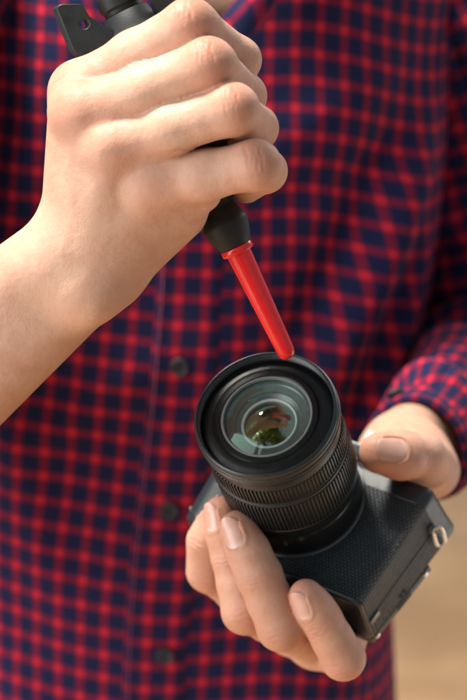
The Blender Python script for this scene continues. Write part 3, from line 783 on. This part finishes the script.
# three tail fins
def fin(poly, z, hole, nrm):
    nrm = np.array(nrm, float); nrm /= np.linalg.norm(nrm)
    pts = [px(x, y, z) for x, y in poly]; c0 = pts[0]
    hz = px(*hole, z); hr = 2.0; nh = 16
    bm = bmesh.new(); th = 1.7
    # plate with round hole: bridge the outline to the hole through a fill
    ov = [bm.verts.new(p) for p in pts]; oe = [bm.edges.new((ov[i], ov[(i+1) % len(ov)])) for i in range(len(ov))]
    e1 = pts[2]-pts[0]; e1 /= np.linalg.norm(e1); n0 = np.cross(e1, pts[3]-pts[0]); n0 /= np.linalg.norm(n0); e2 = np.cross(n0, e1)
    hv = [bm.verts.new(hz + hr*(math.cos(q)*e1+math.sin(q)*e2)) for q in np.linspace(0, 2*np.pi, nh, endpoint=False)]; he = [bm.edges.new((hv[i], hv[(i+1) % nh])) for i in range(nh)]
    bmesh.ops.triangle_fill(bm, edges=oe+he, use_beauty=True)
    g = bmesh.ops.extrude_face_region(bm, geom=bm.faces[:]); ev = [q for q in g['geom'] if isinstance(q, bmesh.types.BMVert)]
    for q in ev: q.co += Vector(nrm*2*th)
    bmesh.ops.recalc_face_normals(bm, faces=bm.faces[:])
    bm.verts.index_update(); v = np.array([q.co[:] for q in bm.verts]); f = [[q.index for q in ff.verts] for ff in bm.faces]; bm.free()
    return v, f
fv, ff = fin([(56.5, 8), (59, 5), (63, 3.6), (80, 3.6), (83.5, 5), (90, 16), (100, 23), (112, 29), (121, 45), (112, 62), (95, 62), (77, 54), (73, 49)], 772, (85, 24), (-.62, .10, .72))
fm = MB(); fm.add(fv, ff); f1 = fm.build('fin', M['rubber'], blower, tf=BW, angle=30)
bv = f1.modifiers.new('edge', 'BEVEL'); bv.width = .0007; bv.segments = 2; bv.limit_method = 'ANGLE'
for ang in (2.094, 4.189):
    Kx = np.array([[0, -bd[2], bd[1]], [bd[2], 0, -bd[0]], [-bd[1], bd[0], 0]]); Rm = np.eye(3)+math.sin(ang)*Kx+(1-math.cos(ang))*Kx@Kx
    fm = MB(); fm.add((fv-bA)@Rm.T+bA, ff); f2 = fm.build('fin', M['rubber'], blower, tf=BW, angle=30)
    bv = f2.modifiers.new('edge', 'BEVEL'); bv.width = .0007; bv.segments = 2; bv.limit_method = 'ANGLE'

# ------------------------------------------------------------------ camera
m4 = Matrix.Identity(4); R3 = B @ CR
for i in range(3):
    for j in range(3): m4[i][j] = R3[i, j]
loc = V2W(CM); m4[0][3], m4[1][3], m4[2][3] = loc
camera = empty('digital_camera', None, 'black compact camera with zoom lens pointing up held in one hand', 'camera', mat=m4)
XR, XL, YB, ZB, ZT = 51.4, -49.0, 39.0, -38.7, 28.8
def warp(v):
    v = np.array(v, float); w = sm(v[:, 0], 5, 50); hz = np.clip((v[:, 2]-ZB)/66, 0, 1.2)
    v[:, 0] += w*hz*(5.5 + 8.0*np.clip(v[:, 1], 0, 45)/39.0); v[:, 1] -= w*hz*sm(v[:, 1], 20, 39)*4.0
    tl = sm(-v[:, 0], 20, 47); v[:, 2] += tl*10*np.clip(1-(v[:, 2]-ZB)/66, 0, 1)
    return v
def rrect(x0, x1, y0, y1, rads, n=7):
    """outline, corners: (x0,y0),(x1,y0),(x1,y1),(x0,y1)"""
    out = []
    for (cx_, cy_, sx_, sy_, a0), r in zip(((x0, y0, 1, 1, np.pi), (x1, y0, -1, 1, 1.5*np.pi), (x1, y1, -1, -1, 0), (x0, y1, 1, -1, .5*np.pi)), rads):
        for q in np.linspace(a0, a0+np.pi/2, n): out.append((cx_+sx_*r + r*math.cos(q), cy_+sy_*r + r*math.sin(q)))
    # subdivide long runs so that the warp stays smooth
    res = []
    for i, p in enumerate(out):
        q = out[(i+1) % len(out)]; res.append(p); k = 12 if i % n == n-1 else 1
        for t in range(1, k): res.append((p[0]+(q[0]-p[0])*t/k, p[1]+(q[1]-p[1])*t/k))
    return res
def prism(name, rings, mat, parent, uv=False, angle=35, cap=True):
    """rings: list of (outline, z)"""
    n = len(rings[0][0]); V = []; UV = []; F = []
    for o, z in rings:
        L = 0
        for i, p in enumerate(o):
            V.append((p[0], p[1], z)); UV.append((L, z)); q = o[(i+1) % n]; L += math.hypot(q[0]-p[0], q[1]-p[1])
    for i in range(len(rings)-1):
        for j in range(n): k = (j+1) % n; F.append([i*n+j, i*n+k, (i+1)*n+k, (i+1)*n+j])
    if cap: F.append(list(reversed(range(n)))); F.append([(len(rings)-1)*n+j for j in range(n)])
    V = warp(V)*.001
    o = mk(name, V, F, mat, parent); bm = bmesh.new(); bm.from_mesh(o.data); bmesh.ops.recalc_face_normals(bm, faces=bm.faces[:]); bm.to_mesh(o.data); bm.free()
    if uv:
        ul = o.data.uv_layers.new(name='UVMap'); per = 2*(XR-XL+YB)
        for pl in o.data.polygons:
            us = [UV[v][0] for v in pl.vertices]; wrap = max(us)-min(us) > 100
            for li, v in zip(pl.loop_indices, pl.vertices): ul.data[li].uv = ((UV[v][0] + (per if wrap and UV[v][0] < 50 else 0))*.001, UV[v][1]*.001)
    o.data.set_sharp_from_angle(angle=math.radians(angle)); return o
RD = (9, 4.5, 3.5, 8)
def outl(inset, extra=0): return rrect(XL+inset, XR-inset, 0+inset, YB-inset, [max(.6, r-inset) for r in RD])
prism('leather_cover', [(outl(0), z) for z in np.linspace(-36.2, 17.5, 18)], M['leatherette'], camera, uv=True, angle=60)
prism('bottom_plate', [(outl(2.2), ZB), (outl(.9), ZB+.25), (outl(.15), ZB+1.1), (outl(-.05), ZB+2.2), (outl(.35), -36.15)], M['paint'], camera, angle=25)
prism('top_plate', [(outl(.35), 17.45), (outl(-.1), 18.0), (outl(-.1), 24.6), (outl(.4), 26.2), (outl(1.6), 28.0), (outl(2.4), 28.5), (outl(3.6), ZT)], M['paint'], camera, angle=25)
def wbuild(mb, name, mat, parent, angle=35): return mb.build(name, mat, parent, tf=warp, angle=angle)
# tilting screen behind, with its hinge screws
sc = prism('screen_panel', [(rrect(XL+6, XR-1.0, YB+.4, YB+6.2, (1, 1, 2, 2)), z) for z in np.linspace(-37.6, 6, 9)], M['satin'], camera, angle=30)
for zz in (-34.2, 2.2):
    m = MB(); m.rev([(0, .01), (0, 1.35), (.45, 1.3), (.6, 1.0), (.6, .01)], (XR-1.0, YB+3.2, zz), (1, 0, 0), (0, 1, 0), 18); m.box((XR-.38, YB+3.2, zz), (.06, .9, .16)); wbuild(m, 'screw', M['silver'], sc)
m = MB(); m.box((XR-1.0, YB+3.4, -14), (.25, 1.3, 5.0), bevel=.2); wbuild(m, 'finger_notch', M['matte'], sc)
# port door on the end
pd = MB(); pd.box((XR-.22, 27.5, -9.5), (.5, 7.8, 24.5), bevel=.3); door = wbuild(pd, 'port_door', M['leatherette'], camera)
dl = door.data.uv_layers.new(name='UVMap')
for lp in door.data.loops:
    cc_ = door.data.vertices[lp.vertex_index].co; dl.data[lp.index].uv = (cc_.y, cc_.z)
m = MB(); m.box((XR+.5, 22.6, -33.2), (.45, 2.0, 3.4), bevel=.4); wbuild(m, 'door_catch', M['grey'], camera)
for k in (0, 1):
    m = MB(); m.rev([(0, .01), (0, 1.0), (.25, 1.15), (.3, .75), (.05, .7), (.05, .01)], (XR+.52, 33.0, -15.2+2.7*k), (1, 0, 0), (0, 1, 0), 16); wbuild(m, 'port_hole', M['matte'], door)
# strap lugs with their split rings
for (c, sx_) in (((XR+.6, 17.0, 15.8), 1), ((XL-.4, 14.0, -30.0), -1)):
    m = MB(); m.rev([(0, .01), (0, 2.6), (1.0, 2.5), (1.4, 1.6), (2.6, 1.4), (3.0, .01)], c, (sx_, 0, 0), (0, 1, 0), 22); lug = wbuild(m, 'strap_lug', M['grey'], camera)
    pts = []
    for q in np.linspace(0, 2*np.pi, 40, endpoint=False):
        ex = abs(math.cos(q))**.6*np.sign(math.cos(q)); ey = abs(math.sin(q))**.6*np.sign(math.sin(q))
        pts.append((c[0]+sx_*(2.4+1.1*ey), c[1]+5.4+6.6*ex, c[2]-.4-1.2*ex+1.9*ey))
    m = MB(); m.tube(pts, .80, 10, closed=True); wbuild(m, 'strap_ring', M['silver'], lug)
# top dials
m = MB(); R0 = 7.2; pr = []
n = 60; V = []; F = []
def gear(mb, c, axis, ref, t0, t1, r0, r1, teeth, duty=.55, per=6, rev_extra=None):
    """ring of raised ribs between t0 and t1"""
    c = np.array(c, float); a = np.array(axis, float); a /= np.linalg.norm(a); e = np.array(ref, float); e -= e@a*a; e /= np.linalg.norm(e); g = np.cross(a, e)
    offs = [(0.0, 0), (.06, 1), (duty-.06, 1), (duty, 0)]
    V = []; m_ = len(offs)*teeth
    for t, rr0, rr1 in ((t0, r0-.5, r0-.5), (t0, r0, r0), (t0+.35, r0, r1-.1), (t0+.6, r0, r1), (t1-.6, r0, r1), (t1-.35, r0, r1-.1), (t1, r0, r0), (t1, r0-.5, r0-.5)):
        for k in range(teeth):
            for o, hi in offs:
                q = (k+o)/teeth*2*np.pi; r = rr1 if hi else rr0; V.append(c+a*t+r*(math.cos(q)*e+math.sin(q)*g))
    F = []
    for i in range(7):
        for j in range(m_): k = (j+1) % m_; F.append([i*m_+j, (i+1)*m_+j, (i+1)*m_+k, i*m_+k])
    mb.add(V, F)
dz = MB(); gear(dz, (-33, 21, 26.8), (0, 0, 1), (1, 0, 0), 0, 5.2, 7.0, 7.5, 40); dz.rev([(5.0, 7.2), (5.6, 6.6), (5.8, .01)], (-33, 21, 26.8), (0, 0, 1), (1, 0, 0), 40); dz.build('shutter_dial', M['silver'], camera)
dz = MB(); dz.rev([(0, 6.2), (2.6, 6.1), (3.0, 5.6), (3.1, .01)], (-22, 12, 27.0), (0, 0, 1), (1, 0, 0), 36); dz.build('shutter_button', M['silver'], camera)
hp = MB(); hp.box((0, 22, 33.5), (12.0, 12.5, 7.5), bevel=2.5); hp.build('flash_hump', M['matte'], camera, angle=30)
dz = MB(); dz.box((3, 21, 41.6), (9.5, 8.5, .7), bevel=.3); dz.box((-5.6, 21, 44.0), (1.0, 8.5, 2.0), bevel=.2); dz.box((11.6, 21, 44.0), (1.0, 8.5, 2.0), bevel=.2); dz.box((-4.4, 21, 45.6), (2.2, 8.5, .5), bevel=.2); dz.box((12.2, 20, 47.6), (3.4, 6.0, 3.8), bevel=.5); dz.build('hot_shoe', M['pale'], camera, angle=30)

# lens: t runs forward from the mount
AX = (0, -1, 0); RF = (1, 0, 0); LN = 78.0
def lens_part(name, prof, mat, n=144, angle=30, parent=None):
    m = MB(); m.rev(prof, (0, 0, 0), AX, RF, n); return m.build(name, mat, parent or camera, angle=angle)
lens_part('mount_ring', [(-.5, 31.6), (.6, 31.6), (1.0, 31.2), (1.0, 29)], M['grey'])
lens_part('lens_barrel', [(1.0, 30.0), (1.5, 30.6), (14.5, 30.3), (16.3, 29.8), (16.6, 29.4), (17.0, 29.4), (17.4, 30.3), (21.8, 30.9), (22.0, 31.3), (22.4, 31.5), (26.6, 31.8), (27.0, 31.5), (27.2, 30.6), (50.6, 30.4), (51.0, 30.4)], M['gloss'])
m = MB(); gear(m, (0, 0, 0), AX, RF, 27.4, 48.6, 30.9, 31.9, 112); m.build('zoom_ring', M['satin'], camera, angle=25)
lens_part('ring_gap', [(48.4, 31.2), (48.8, 31.6), (49.6, 31.7), (50.2, 31.6), (50.5, 31.0), (51.5, 30.8)], M['satin'])
m = MB(); gear(m, (0, 0, 0), AX, RF, 51.3, 63.0, 30.6, 31.4, 112); m.build('focus_ring', M['satin'], camera, angle=25)
fr_ = lens_part('front_ring', [(62.8, 30.4), (63.3, 30.9), (66.5, 30.9), (68.6, 31.2), (69.4, 31.9), (70.4, 32.2), (71.6, 32.25), (72.1, 31.8), (72.6, 31.75), (73.1, 32.15), (75.0, 32.3), (75.4, 31.95), (75.8, 31.95), (76.2, 32.2), (77.0, 32.0), (77.6, 31.6), (77.95, 31.1), (78.0, 30.8), (77.7, 30.6), (77.0, 30.55)], M['black'], angle=24)
# filter thread
th_p = [(77.1, 30.6)]
for i in range(5): th_p += [(76.7-i*.62, 30.0), (76.4-i*.62, 30.45)]
lens_part('filter_thread', th_p + [(73.4, 30.2)], M['black'], angle=20)
lens_part('front_bezel', [(73.6, 30.4), (73.0, 29.9), (73.1, 29.0), (74.0, 27.0), (74.4, 24.6), (74.4, 24.2), (74.1, 24.0), (74.1, 23.4), (74.9, 22.6), (75.0, 20.9), (74.6, 20.4)], M['bezel'], angle=22)
lens_part('glass_rim', [(74.7, 20.5), (75.1, 20.2), (75.0, 19.5), (74.4, 19.3), (73.8, 19.2)], M['midgrey'], angle=30)
def cap(name, t_edge, r, Rc, mat):
    prof = []
    for q in np.linspace(0, 1, 16):
        rr = r*(1-q)+.001; prof.append((t_edge + math.sqrt(Rc*Rc-rr*rr)-math.sqrt(Rc*Rc-r*r), rr))
    m = MB(); m.rev(prof, (0, 0, 0), AX, RF, 96); return m.build(name, mat, camera, angle=None)
cap('front_element', 73.9, 19.25, 52, M['glass1'])
lens_part('inner_barrel', [(73.6, 19.2), (71.5, 18.6), (71.0, 18.0), (70.4, 15.2), (69.6, 14.9), (68.8, 13.2), (68.4, 12.6)], M['grey'], angle=25)
lens_part('inner_rim', [(68.6, 12.7), (69.0, 12.3), (68.7, 11.6), (67.8, 11.4)], M['pale'], angle=30)
cap('inner_element', 67.6, 11.45, 45, M['glass2'])
lens_part('inner_tube', [(67.9, 11.5), (60, 10.5), (59.6, 7.6), (59.2, 7.4)], M['matte'], angle=25)
lens_part('aperture_rim', [(59.8, 7.7), (60.1, 7.3), (59.6, 6.9), (58.6, 6.7)], M['grey'], angle=30)
cap('rear_element', 57.6, 6.8, 16, M['glass3'])
lens_part('aperture', [(58.8, 6.9), (52, 6.0), (50, 3.6), (44, 3.6), (44, .01)], M['matte'], angle=25)
def on_lens(t, r, ang): return np.array([r*math.cos(ang), -t, r*math.sin(ang)])
m = MB()
for ang, t in ((.62, 24.2),):
    c = on_lens(t, 31.9, ang); m.rev([(0, 1.1), (.25, 1.05), (.3, .01)], c*np.array([.995, 1, .995]), (math.cos(ang), 0, math.sin(ang)), (0, 1, 0), 16)
m.build('index_mark', M['white'], camera)

# ------------------------------------------------------------------ floor
n = 24; xs = np.linspace(-30, 30, n); V = [(x, y, 0) for y in np.linspace(-20, 60, n) for x in xs]
F = [[i*n+j, i*n+j+1, (i+1)*n+j+1, (i+1)*n+j] for i in range(n-1) for j in range(n-1)]
fl = mk('floor', V, F, M['floor']); fl['kind'] = 'structure'
# the tree behind the photographer that shows small in the front glass
TC = V2W(np.array([14, 28, 800.]) + 4600*np.array([-.36, -.71, -.60]))
tree = empty('tree', (TC[0], TC[1], 0), 'green leafy tree mirrored small in the front glass of the lens', 'tree')
rg = np.random.default_rng(11); V = []; F = []
cl_ = [rg.normal(0, .85, 3)*np.array([1, 1, .9]) for _ in range(60)]
for c0 in cl_:
    for k in range(75):
        p = c0 + rg.normal(0, .19, 3); u = rg.normal(0, 1, 3); u /= np.linalg.norm(u); w = np.cross(u, rg.normal(0, 1, 3)); w /= np.linalg.norm(w); l = rg.uniform(.09, .16)
        b = len(V); V += [p-u*l, p+w*l*.45, p+u*l, p-w*l*.45]; F.append([b, b+1, b+2, b+3])
mk('crown', np.array(V)+np.array([0, 0, TC[2]]), F, M['leaf'], tree, smooth=False)
m = MB(); m.tube([(0, 0, 0), (.06, .03, TC[2]*.4), (-.03, 0, TC[2]*.75), (.02, 0, TC[2]+.3)], [.16, .12, .09, .03], 12)
for c0 in cl_[:14]: m.tube([(0, 0, TC[2]*.72+rg.uniform(-.2, .4)), tuple(c0*.5+np.array([0, 0, TC[2]-.15])), tuple(c0+np.array([0, 0, TC[2]]))], [.05, .03, .01], 6)
m.build('trunk', M['bark'], tree, scale=1.0)
lamp('light_on_tree', TC+np.array([-.6, 2.2, 1.6]), TC, (1.6, 1.6), 1300, (1.0, .95, .85))  # added lamp, brightens the crown so that its mirror image shows in the lens
